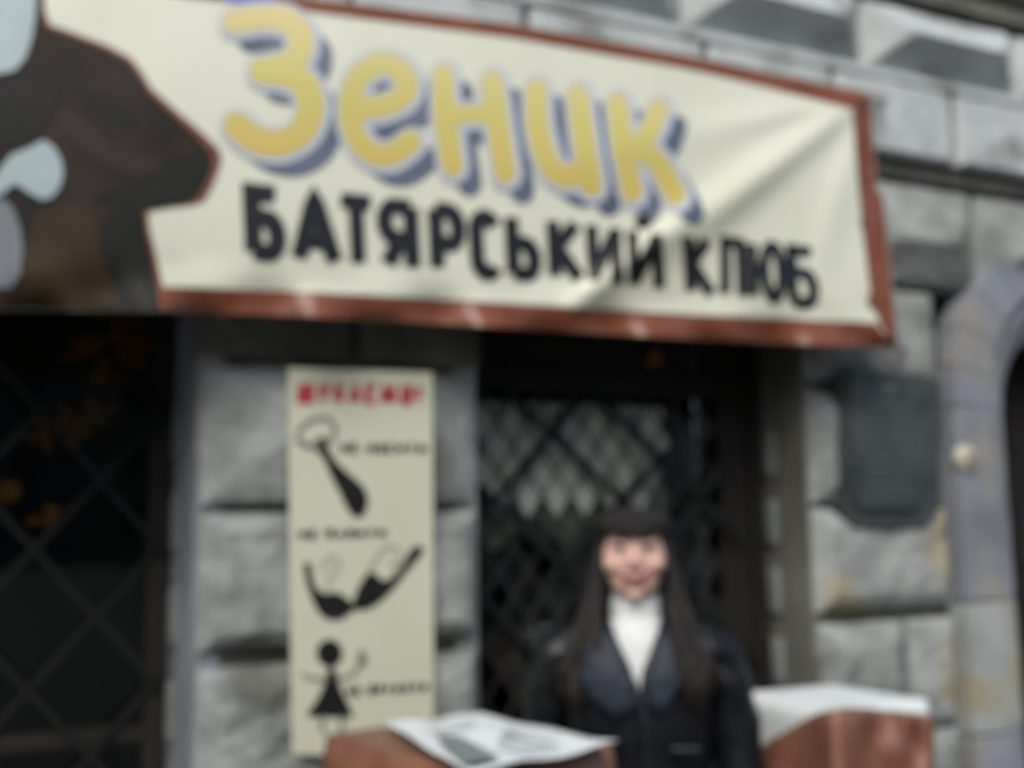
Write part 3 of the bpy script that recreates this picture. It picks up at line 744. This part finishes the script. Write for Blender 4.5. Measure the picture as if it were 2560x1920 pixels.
for k in range(11):
    y = 1010+k*22.5; x0 = 2165+random.uniform(-6, 12); x1 = 2290+random.uniform(-14, 4); x = x0; bm = bmesh.new()
    while x < x1:   # lines too blurred to read: short raised strokes
        wv = random.uniform(8, 18)
        a, b = Q(x, y), Q(min(x+wv, x1), y+.8); bar(bm, a, b, .010, .006); x += wv+random.uniform(3, 6)
    o = build('relief_line', bm, PLAQ2, plaque)
bm = bmesh.new(); c = Q(2227, 976); ball(bm, c, (.022, .006, .026), 2); build('relief_emblem', bm, PLAQ2, plaque, True)
for q in ((2138, 946), (2316, 962)):
    bm = bmesh.new(); ball(bm, Q(*q), (.008, .006, .008), 2); build('bolt', bm, PLAQ2, plaque, True)
# round bell push by the door
bell = empty('door_bell', (0, 0, 0), label='small round yellowish porcelain bell beside the arched doorway', cat='door bell')
bm = bmesh.new(); c = P(2416, 1146, .075); sweep(bm, [c+Vector((0, .02, 0)), c, c+Vector((0, -.012, 0))], [.046, .046, .036], 28, up=Vector((0, 0, 1))); build('base', bm, PORC, bell, True)
bm = bmesh.new(); ball(bm, c+Vector((0, -.014, .004)), (.018, .012, .018), 3); build('button', bm, mat('tan_button', (.33, .26, .17), .5), bell, True)

# ------------------------------------------------------------------ leaf garlands in the windows, the right one standing in for a lamp
def leaf_bunch(name, label, pts, y, m, size, group=None):
    e = empty(name, (0, 0, 0), label=label, cat='leaves', group=group)
    for (px, py, k, spread) in pts:
        for i in range(k):
            c = P(px+random.gauss(0, spread), py+random.gauss(0, spread*.8), -y-random.uniform(0, .05)); s = size*random.uniform(.7, 1.3); bm = bmesh.new()
            a = random.uniform(0, 6.28); tl = random.uniform(-.6, .6)
            vs = []
            for u, v in ((0, -1), (.45, -.45), (.6, .1), (.3, .6), (0, 1), (-.3, .6), (-.6, .1), (-.45, -.45)):
                x = (u*math.cos(a)-v*math.sin(a))*s; z = (u*math.sin(a)+v*math.cos(a))*s; vs.append(bm.verts.new(c+Vector((x, (u*tl+abs(u)*.4)*s, z))))
            for i2 in range(1, 7): bm.faces.new((vs[0], vs[i2], vs[i2+1]))
            build('leaf', bm, m, e)
    # hanging thread
    bm = bmesh.new(); L = [P(p[0], p[1], -y-.03) for p in pts]; sweep(bm, [L[0]+Vector((0, 0, .35))]+L, [.003]*(len(L)+1), 5); build('thread', bm, WOOD, e)
leaf_bunch('leaf_garland', 'bunch of orange autumn leaves hanging at the top of the left dark window', [(300, 830, 26, 36), (340, 880, 18, 26), (200, 860, 14, 30), (290, 920, 14, 28)], .46, LEAF, .022)
leaf_bunch('leaf_garland', 'ochre autumn leaves in the middle of the left dark window', [(190, 1050, 18, 26), (110, 1085, 12, 22), (240, 1010, 10, 24)], .46, LEAF2, .021)
leaf_bunch('leaf_garland', 'few brown orange leaves low at the left edge of the picture', [(20, 1225, 12, 22), (105, 1295, 6, 20)], .46, LEAF2, .02)
leaf_bunch('leaf_garland', 'single small orange leaf cluster high inside the right window below the banner', [(1637, 905, 8, 13)], .20, LEAF, .014)

# ------------------------------------------------------------------ tall tables with cloths
def table(name, label, corners, z, brown_top, group):
    t = empty(name, (0, 0, 0), label=label, cat='table', group=group)
    cs = [Vector((a, b, z)) for a, b in corners]
    bm = bmesh.new(); a = [bm.verts.new(c-Vector((0, 0, .006))) for c in cs]; b = [bm.verts.new(c-Vector((0, 0, .034))) for c in cs]
    bm.faces.new(a); bm.faces.new(b[::-1])
    for i in range(4): bm.faces.new((a[i], b[i], b[(i+1) % 4], a[(i+1) % 4]))
    bmesh.ops.recalc_face_normals(bm, faces=bm.faces); build('table_top', bm, WOOD, t)
    mid = sum(cs, Vector())/4
    for c in cs:
        q = c.lerp(mid, .12); bm = bmesh.new(); sweep(bm, [(q.x, q.y, z-.03), (q.x, q.y, .0)], [.018, .015], 10); build('leg', bm, METAL, t, True)
    return t, cs, mid
def cloth(cs, z, drop, m, name, label, cat, group=None, amp=.02, parts=None, grow=.006, seed=0, cut=None, flare=1):
    """cloth lying on a four sided top with hanging folds; cut(s, k) may shorten the drop"""
    mid = sum(cs, Vector())/4; n = 26; ring = []
    for k in range(4):
        a, b = cs[k], cs[(k+1) % 4]
        for i in range(n): ring.append(a.lerp(b, i/n))
    bm = bmesh.new(); top = []
    NR = 8
    for r_ in range(NR):
        f = (r_+1)/NR; top.append([bm.verts.new(mid.lerp(Vector((q.x, q.y, z)), f)+Vector(((q-mid).x*grow*0, 0, .0015*noise.noise(Vector((q.x*9*f, q.y*9*f, seed)))))) for q in ring])
    c = bm.verts.new(Vector((mid.x, mid.y, z))); T = len(ring)
    for i in range(T): bm.faces.new((c, top[0][i], top[0][(i+1) % T]))
    rows = list(top); J = 12
    for j in range(1, J+1):
        row = []
        for i, q in enumerate(ring):
            o = Vector(((q-mid).x, (q-mid).y, 0)).normalized(); dd = drop if cut is None else cut(i/T)
            f = j/J; wv = amp*f*(math.sin(i*.55+seed)+.6*math.sin(i*.27+seed*2))+flare*(.012*min(1, j/2)+.03*f)+.003*min(1, j)
            row.append(bm.verts.new(Vector((q.x, q.y, z-dd*f**1.0*1.0))+o*wv))
        rows.append(row)
    for a, b in zip(rows, rows[1:]):
        for i in range(T): bm.faces.new((a[i], b[i], b[(i+1) % T], a[(i+1) % T]))
    bmesh.ops.recalc_face_normals(bm, faces=bm.faces)
    o = build(name, bm, m, None, True)
    tag(o, label, cat, group); return o
# left table
TZ = 1.147
lc = [(.640, -.445), (1.03, -.365), (1.105, -.83), (.735, -.965)]
t1, cs1, mid1 = table('bar_table', 'tall table under brown cover in front of the poster', lc, TZ, True, 'tall tables before the house')
cloth(cs1, TZ, .75, BROWNC, 'tablecloth', 'chestnut brown cover draped over the left tall table below the poster', 'tablecloth', 'brown covers on the tall tables', seed=1)
def sheet(name, label, pix, z, sag, m, cat, dips, group=None):
    """a cloth square laid over the top: outline traced, corners pulled down where they hang"""
    bm = bmesh.new(); A = [PZ(x, y, z) for x, y in pix]; n = 18; G = []
    for j in range(n+1):
        row = []
        for i in range(n+1):
            u, v = i/n, j/n
            p = A[0]*(1-u)*(1-v)+A[1]*u*(1-v)+A[2]*u*v+A[3]*(1-u)*v
            p = p+Vector((0, 0, .010*noise.noise(Vector((u*3, v*3, sag)))+.004*math.sin(u*9+v*5)))
            for (du, dv, dep, rad) in dips:
                d = math.hypot(u-du, v-dv)
                if d < rad: p.z -= dep*(1-d/rad)**1.3
            row.append(p)
        G.append(row)
    V = [[[bm.verts.new(p+Vector((0, 0, -.003*s))) for p in row] for row in G] for s in (0, 1)]
    for s in (0, 1):
        for j in range(n):
            for i in range(n):
                f = (V[s][j][i], V[s][j][i+1], V[s][j+1][i+1], V[s][j+1][i]); bm.faces.new(f if s else f[::-1])
    bd = [(0, i) for i in range(n)]+[(j, n) for j in range(n)]+[(n, i) for i in range(n, 0, -1)]+[(j, 0) for j in range(n, 0, -1)]
    for (a, b), (c, d) in zip(bd, bd[1:]+bd[:1]): bm.faces.new((V[0][a][b], V[1][a][b], V[1][c][d], V[0][c][d]))
    bmesh.ops.recalc_face_normals(bm, faces=bm.faces)
    o = build(name, bm, m, None, True); return tag(o, label, cat, group), G
s1, G1 = sheet('table_napkin', 'white cloth square laid cornerwise over the left brown table', [(955, 1803), (1200, 1782), (1545, 1855), (1175, 1930)], TZ+.022, 1.0, WHITEC, 'cloth', [(1, 1, .0, .2)])
bm = bmesh.new()
for j in range(9, 13):
    pass
quad = [PZ(x, y, TZ+.034) for x, y in ((1085, 1832), (1150, 1840), (1250, 1892), (1160, 1906))]
bm.faces.new([bm.verts.new(q) for q in quad]); o = build('printed_mark', bm, mat('grey_green_print', (.20, .24, .23), .8), s1)
pg = mat('pale_grey_print', (.42, .46, .45), .8)
for k, (a, b, c, d) in enumerate((((1260, 1822), (1400, 1842), (1396, 1848), (1256, 1828)), ((1250, 1836), (1380, 1856), (1376, 1862), (1246, 1842)), ((1244, 1850), (1340, 1866), (1336, 1872), (1240, 1856)), ((1060, 1808), (1180, 1800), (1190, 1806), (1072, 1815)))):
    bm = bmesh.new(); bm.faces.new([bm.verts.new(PZ(x, y, TZ+.035)) for x, y in (a, b, c, d)]); build('printed_mark', bm, pg, s1)
# right table
TZ2 = 1.12
rc = [tuple(PZ(x, y, TZ2).xy) for x, y in ((1838, 1729), (2080, 1712), (2318, 1748), (2085, 1778))]
t2, cs2, mid2 = table('bar_table', 'tall table behind the woman and right of her, under a white cloth', rc, TZ2, False, 'tall tables before the house')
cloth(cs2, TZ2, .42, WHITEC, 'tablecloth', 'white cloth on the right tall table beside the woman', 'tablecloth', seed=3, amp=.004, flare=0)
# brown cover hanging in front of the right table, with an arched fold
bm = bmesh.new()
outl_top = [(1885, 1885), (1930, 1850), (1985, 1815), (2045, 1782), (2110, 1768), (2170, 1770), (2230, 1778), (2290, 1782), (2334, 1790)]
offs = .86; rows = []
K = 44
tl = []
for k in range(K+1):
    x = 1885+(2332-1885)*k/K
    y = lerpc(outl_top, x); tl.append((x, y))
A2, B2 = cs2[0], cs2[3]; C2 = cs2[2]
def on_front(px, py, push):
    """point on the vertical planes in front of the table's two near sides"""
    d = ray(px, py); best = None
    for a, b in ((A2, B2), (B2, C2)):
        e = (b-a); nrm = Vector((e.y, -e.x, 0)).normalized()
        if nrm.dot(CAM-a) < 0: nrm = -nrm
        t = ((a+nrm*push)-CAM).dot(nrm)/d.dot(nrm); p = CAM+d*t
        if best is None or (p-CAM).length < (best-CAM).length*0+(best-CAM).length and False: best = p
        if best is None: best = p
        else:
            # the nearer pair of planes forms a convex corner: take the farther hit
            if (p-CAM).length > (best-CAM).length: best = p
    return best
for j in range(15):
    row = []
    for (x, y) in tl:
        yy = y+(2600-y)*(j/14)**1.2; f = j/14
        arch = math.exp(-((x-2235)/34)**2)
        ph_ = .045+.022*math.sin((x-1885)*.035+f)*min(1, f*3+.25)+.02*f-.050*math.exp(-((math.hypot((x-2232)/62, (yy-1870)/85)-1)/.28)**2)
        row.append(bm.verts.new(on_front(x, yy, max(.012, ph_)+.02)))
    rows.append(row)
for a, b in zip(rows, rows[1:]):
    for k in range(K): bm.faces.new((a[k], a[k+1], b[k+1], b[k]))
o = build('table_cover', bm, BROWNC, None, True); md = o.modifiers.new('thick', 'SOLIDIFY'); md.thickness = .004; md.offset = -1
tag(o, 'chestnut brown cover hanging in an arched fold over the front of the right white table', 'table cover')

# ------------------------------------------------------------------ the woman
wz = 1.52
wc = P(1586, 1369); 
base_dir = ray(1586, 1369); WP = CAM+base_dir*(2.62/ (base_dir.dot(FW)))
woman = empty('person', (WP.x+.016, WP.y+.03, 0), label='woman in black leather jacket, white turtleneck and dark cap standing behind the tables', cat='person')
woman.rotation_euler = (0, 0, math.atan2(-(WP.x-CAM.x), (WP.y-CAM.y)))
def L(px, py, y=0.0): return Vector(((px-1586)/1038, y, wz-(py-1369)/1038))
bm = bmesh.new()
# head: skull, face, jaw, cheeks, nose, brow, chin, ears
ball(bm, (0, .030, 1.527), (.073, .090, .086), 4); ball(bm, (0, -.010, 1.492), (.076, .070, .085), 4); ball(bm, (0, -.018, 1.442), (.058, .056, .048), 4)
for s in (-1, 1):
    ball(bm, (s*.045, -.046, 1.482), (.030, .027, .024), 3); ball(bm, (s*.032, -.058, 1.537), (.026, .016, .010), 3)
    ball(bm, (s*.074, .022, 1.500), (.010, .020, .030), 3); ball(bm, (s*.010, -.092, 1.482), (.008, .010, .008), 2)
sweep(bm, [(0, -.066, 1.535), (0, -.080, 1.510), (0, -.096, 1.486), (0, -.082, 1.474)], [.009, .011, .013, .009], 12)
ball(bm, (0, -.066, 1.412), (.020, .016, .016), 3); ball(bm, (0, -.070, 1.452), (.030, .014, .016), 3)
sweep(bm, [(0, .030, 1.46), (0, .025, 1.38), (0, .030, 1.30)], [(.052, .054), (.050, .052), (.065, .055)], 20)
# trunk
sweep(bm, [(0, .03, 1.35), (0, .03, 1.30), (0, .025, 1.24), (0, .02, 1.12), (0, .02, 1.00), (0, .02, .90), (0, .02, .82)],
      [(.06, .05), (.120, .065), (.140, .080), (.145, .100), (.125, .088), (.155, .105), (.160, .11)], 28)
for s in (-1, 1):
    sweep(bm, [(s*.13, .03, 1.285), (s*.185, .035, 1.255), (s*.225, .045, 1.05), (s*.235, .015, .84), (s*.238, -.01, .79)], [.038, .042, .038, .028, .026], 16)
    sweep(bm, [(s*.238, -.01, .80), (s*.238, -.018, .74), (s*.238, -.022, .705)], [(.016, .026), (.016, .040), (.014, .036)], 14)
    for k, (dy, ln) in enumerate(((-.031, .062), (-.011, .073), (.010, .068), (.029, .052))):
        y0_ = -.022+dy; sweep(bm, [(s*.238, y0_, .725), (s*.236, y0_-.002, .70-ln*.40), (s*.228, y0_-.002, .70-ln*.75), (s*.217, y0_, .70-ln)], [.009, .0088, .008, .006], 10)
    sweep(bm, [(s*.234, -.035, .765), (s*.226, -.062, .735), (s*.218, -.068, .705), (s*.212, -.066, .685)], [.012, .010, .009, .007], 10)
    sweep(bm, [(s*.085, .02, .88), (s*.095, .02, .70), (s*.09, .01, .50), (s*.09, .02, .36), (s*.09, .03, .10), (s*.09, .03, .05)], [(.082, .09), (.078, .085), (.055, .058), (.054, .058), (.036, .04), (.036, .045)], 18)
    sweep(bm, [(s*.09, .06, .045), (s*.093, -.04, .035), (s*.096, -.12, .025)], [(.036, .04), (.042, .032), (.034, .020)], 14, up=Vector((0, 0, 1)))
body = remeshed('body', bm, SKIN, woman, .0055, 3)
for s in (-1, 1):
    bm = bmesh.new(); ball(bm, (s*.0315, -.0640, 1.5175), (.0125, .0125, .0115), 3); e = build('eye', bm, EYEW, woman, True)
    bm = bmesh.new(); ball(bm, (s*.0315, -.0745, 1.5170), (.0062, .003, .0062), 3); build('iris', bm, IRIS, e, True)
    bm = bmesh.new(); sweep(bm, [(s*.016, -.076, 1.519), (s*.031, -.0800, 1.5275), (s*.047, -.072, 1.520)], [.0018, .0028, .0018], 8); build('eyelash', bm, IRIS, woman, True)
    bm = bmesh.new(); sweep(bm, [(s*.014, -.078, 1.540), (s*.033, -.077, 1.547), (s*.052, -.064, 1.538)], [.003, .0038, .002], 8); build('eyebrow', bm, HAIR, woman, True)
bm = bmesh.new(); sweep(bm, [(-.044, -.058, 1.4675), (-.018, -.084, 1.4530), (0, -.0885, 1.4500), (.018, -.084, 1.4530), (.044, -.058, 1.4675)], [.002, .0042, .0048, .0042, .002], 10); build('lips', bm, LIP, woman, True)
bm = bmesh.new(); sweep(bm, [(-.032, -.069, 1.4585), (-.016, -.083, 1.4425), (0, -.0875, 1.4375), (.016, -.083, 1.4425), (.032, -.069, 1.4585)], [.002, .004, .0055, .004, .002], 10); build('lips', bm, LIP, woman, True)
bm = bmesh.new(); sweep(bm, [(-.022, -.0775, 1.450), (0, -.0865, 1.4445), (.022, -.0775, 1.450)], [.0015, .0032, .0015], 8); build('teeth', bm, EYEW, woman, True)
# turtleneck
bm = bmesh.new()
sweep(bm, [(0, .024, 1.412), (0, .024, 1.385), (0, .022, 1.345), (0, .016, 1.325), (0, .008, 1.29), (0, .002, 1.22), (0, .002, 1.14)],
      [(.056, .056), (.061, .062), (.062, .064), (.072, .070), (.090, .080), (.095, .084), (.09, .085)], 30)
remeshed('turtleneck', bm, ROLLN, woman, .006, 3)
# trousers and boots
bm = bmesh.new()
sweep(bm, [(0, .02, .98), (0, .02, .90), (0, .02, .82)], [(.142, .10), (.17, .118), (.172, .122)], 24)
for s in (-1, 1): sweep(bm, [(s*.085, .02, .88), (s*.095, .02, .70), (s*.09, .015, .50), (s*.09, .025, .30), (s*.09, .03, .09)], [(.092, .10), (.088, .095), (.068, .07), (.062, .066), (.060, .066)], 20)
remeshed('trousers', bm, TROUS, woman, .01, 4)
for s in (-1, 1):
    bm = bmesh.new(); sweep(bm, [(s*.09, .085, .05), (s*.093, -.03, .045), (s*.097, -.12, .034), (s*.098, -.145, .03)], [(.04, .05), (.048, .045), (.042, .034), (.025, .022)], 16, up=Vector((0, 0, 1))); build('boot', bm, LEATHER, woman, True)
# jacket: shell with an open V front, sleeves
bm = bmesh.new()
secs = [(1.345, .092, .066, .032), (1.330, .135, .080, .030), (1.315, .165, .088, .028), (1.29, .182, .096, .024), (1.24, .185, .112, .018), (1.12, .176, .122, .014), (1.00, .160, .116, .016), (.90, .178, .130, .018), (.80, .196, .140, .02)]
NS = 64; rings = []
for (z, rx, ry_, cy) in secs:
    row = []
    half = max(0.0, (z-1.213)/.13)*.060      # half opening of the V
    for k in range(NS+1):
        a0 = math.asin(min(.9, half/rx)) if half > 0 else -.03
        a = -math.pi/2+a0+(2*math.pi-2*a0)*k/NS
        row.append(bm.verts.new((rx*math.cos(a), cy+ry_*math.sin(a), z)))
    rings.append(row)
for a, b in zip(rings, rings[1:]):
    for k in range(NS): bm.faces.new((a[k], b[k], b[k+1], a[k+1]))
bmesh.ops.subdivide_edges(bm, edges=bm.edges[:], cuts=1, use_grid_fill=True)
for v in bm.verts: v.co += v.co.normalized()*.004*noise.noise(v.co*22)
jk = build('jacket', bm, LEATHER, woman, True); md = jk.modifiers.new('thick', 'SOLIDIFY'); md.thickness = .006; md.offset = 0
for s in (-1, 1):
    bm = bmesh.new()
    sweep(bm, [(s*.085, .03, 1.305), (s*.145, .032, 1.292), (s*.19, .035, 1.262), (s*.215, .040, 1.19), (s*.232, .046, 1.06), (s*.240, .035, .96), (s*.242, .008, .85), (s*.242, -.005, .81)],
          [(.030, .055), (.056, .068), (.066, .070), (.060, .066), (.056, .060), (.052, .056), (.044, .046), (.040, .042)], 26)
    bmesh.ops.subdivide_edges(bm, edges=bm.edges[:], cuts=2, use_grid_fill=True)
    for v in bm.verts: v.co += Vector((v.co.x-s*.22, v.co.y-.03, 0))*(.10*math.sin(v.co.z*95+v.co.x*30)+.2*noise.noise(v.co*16))
    build('sleeve', bm, LEATHER, woman, True)
# lapels lie on the chest beside the V
def lapel(s, pts):
    bm = bmesh.new(); f = []
    top = [bm.verts.new(Vector((x, y, z))) for x, y, z in pts]; c = sum((v.co for v in top), Vector())/len(top); m = bm.verts.new(c+Vector((0, -.012, 0)))
    for i in range(len(top)): bm.faces.new((m, top[i], top[(i+1) % len(top)]))
    bmesh.ops.subdivide_edges(bm, edges=bm.edges[:], cuts=2, use_grid_fill=True)
    o = build('lapel', bm, LAPEL, woman, True); md = o.modifiers.new('t', 'SOLIDIFY'); md.thickness = .005
lapel(-1, [(-.060, -.050, 1.345), (-.040, -.086, 1.275), (.002, -.110, 1.208), (.004, -.118, 1.150), (-.050, -.122, 1.130), (-.100, -.112, 1.165), (-.138, -.092, 1.225), (-.118, -.090, 1.245), (-.128, -.080, 1.270), (-.105, -.062, 1.318)])
lapel(1, [(.056, -.050, 1.345), (.040, -.086, 1.275), (.012, -.110, 1.208), (.024, -.118, 1.150), (.055, -.120, 1.140), (.085, -.112, 1.180), (.105, -.100, 1.235), (.092, -.094, 1.250), (.100, -.084, 1.270), (.092, -.064, 1.318)])
bm = bmesh.new(); sweep(bm, [(.008, -.110, 1.195), (.014, -.117, 1.10), (.018, -.110, 1.0), (.02, -.122, .88)], [.004]*4, 8); build('front_seam', bm, LAPEL, woman, True)
bm = bmesh.new()   # pocket flap
box(bm, .07, .14, -.128, -.104, 1.055, 1.075, bev=.004); build('pocket_flap', bm, LEATHER, woman)
# hair: crown shell behind the face and long locks
bm = bmesh.new(); ball(bm, (0, .040, 1.515), (.084, .092, .090), 4)
for v in bm.verts:
    if v.co.y < -.02: v.co.y = -.02+(v.co.y+.02)*.2
    v.co += (v.co-Vector((0, .04, 1.52))).normalized()*.004*noise.noise(Vector((v.co.x*60, v.co.y*60, v.co.z*8)))
build('hair', bm, HAIR, woman, True)
random.seed(11)
for s in (-1, 1):
    for lk in range(9):
        bm = bmesh.new(); lu = lk/8
        for k in range(9):
            u = min(1, max(0, lu+random.gauss(0, .08))); v = random.random(); ph = random.random()*6
            yb = .015+.05*v
            xm = .088+.014*u; xe = .088+.105*u+random.gauss(0, .006); zb = 1.24-.06*math.sin(u*3)-.05*random.random()
            yf = -.098+.055*u**2+random.gauss(0, .006); pts = []
            for q in range(13):
                t = q/12; z = 1.57+(zb-1.57)*t
                x = (.074+(xm-.074)*min(1, t*3)) if t < .33 else xm+(xe-xm)*((t-.33)/.67)**1.15
                y = yb+(yf-yb)*max(0, (t-.15)/.85)**.8 if t > .15 else yb
                wv = .006*math.sin(t*9+ph+u*4)*t
                pts.append((s*(x+wv), y-.012*math.sin(math.pi*min(1, t*1.2))*(1-u)+wv*.6, z))
            r_ = random.uniform(.0045, .0095)
            sweep(bm, pts, [r_*.8]+[r_*(1+.15*math.sin(q+ph)) for q in range(10)]+[r_*.7, r_*.15], 6)
        build('hair_lock', bm, HAIR, woman, True)
# cap: soft crown with a short peak
bm = bmesh.new(); ball(bm, (0, .030, 1.572), (.094, .110, .047), 4)
for v in bm.verts:
    if v.co.z < 1.568: v.co.z = 1.568-(1.568-v.co.z)*.12
    v.co.z += .005*noise.noise(Vector((v.co.x*18, v.co.y*18, 2)))
build('cap', bm, HATM, woman, True)
bm = bmesh.new(); top_, bot_ = [], []
for k in range(17):
    a = math.pi*(1.10+.80*k/16)
    for f, r_ in ((0, 0), (1, 1)):
        x = math.cos(a)*(.080+.006*r_); y = .018+math.sin(a)*(.086+.036*r_*math.sin(math.pi*k/16)); z = 1.572-.010*r_
        top_.append(bm.verts.new((x, y, z))); bot_.append(bm.verts.new((x, y, z-.006)))
for k in range(16):
    a, b, c, d = 2*k, 2*k+1, 2*k+3, 2*k+2
    bm.faces.new((top_[a], top_[b], top_[c], top_[d])); bm.faces.new((bot_[d], bot_[c], bot_[b], bot_[a])); bm.faces.new((top_[b], bot_[b], bot_[c], top_[c]))
bmesh.ops.recalc_face_normals(bm, faces=bm.faces)
build('cap_peak', bm, HATM, woman, True)
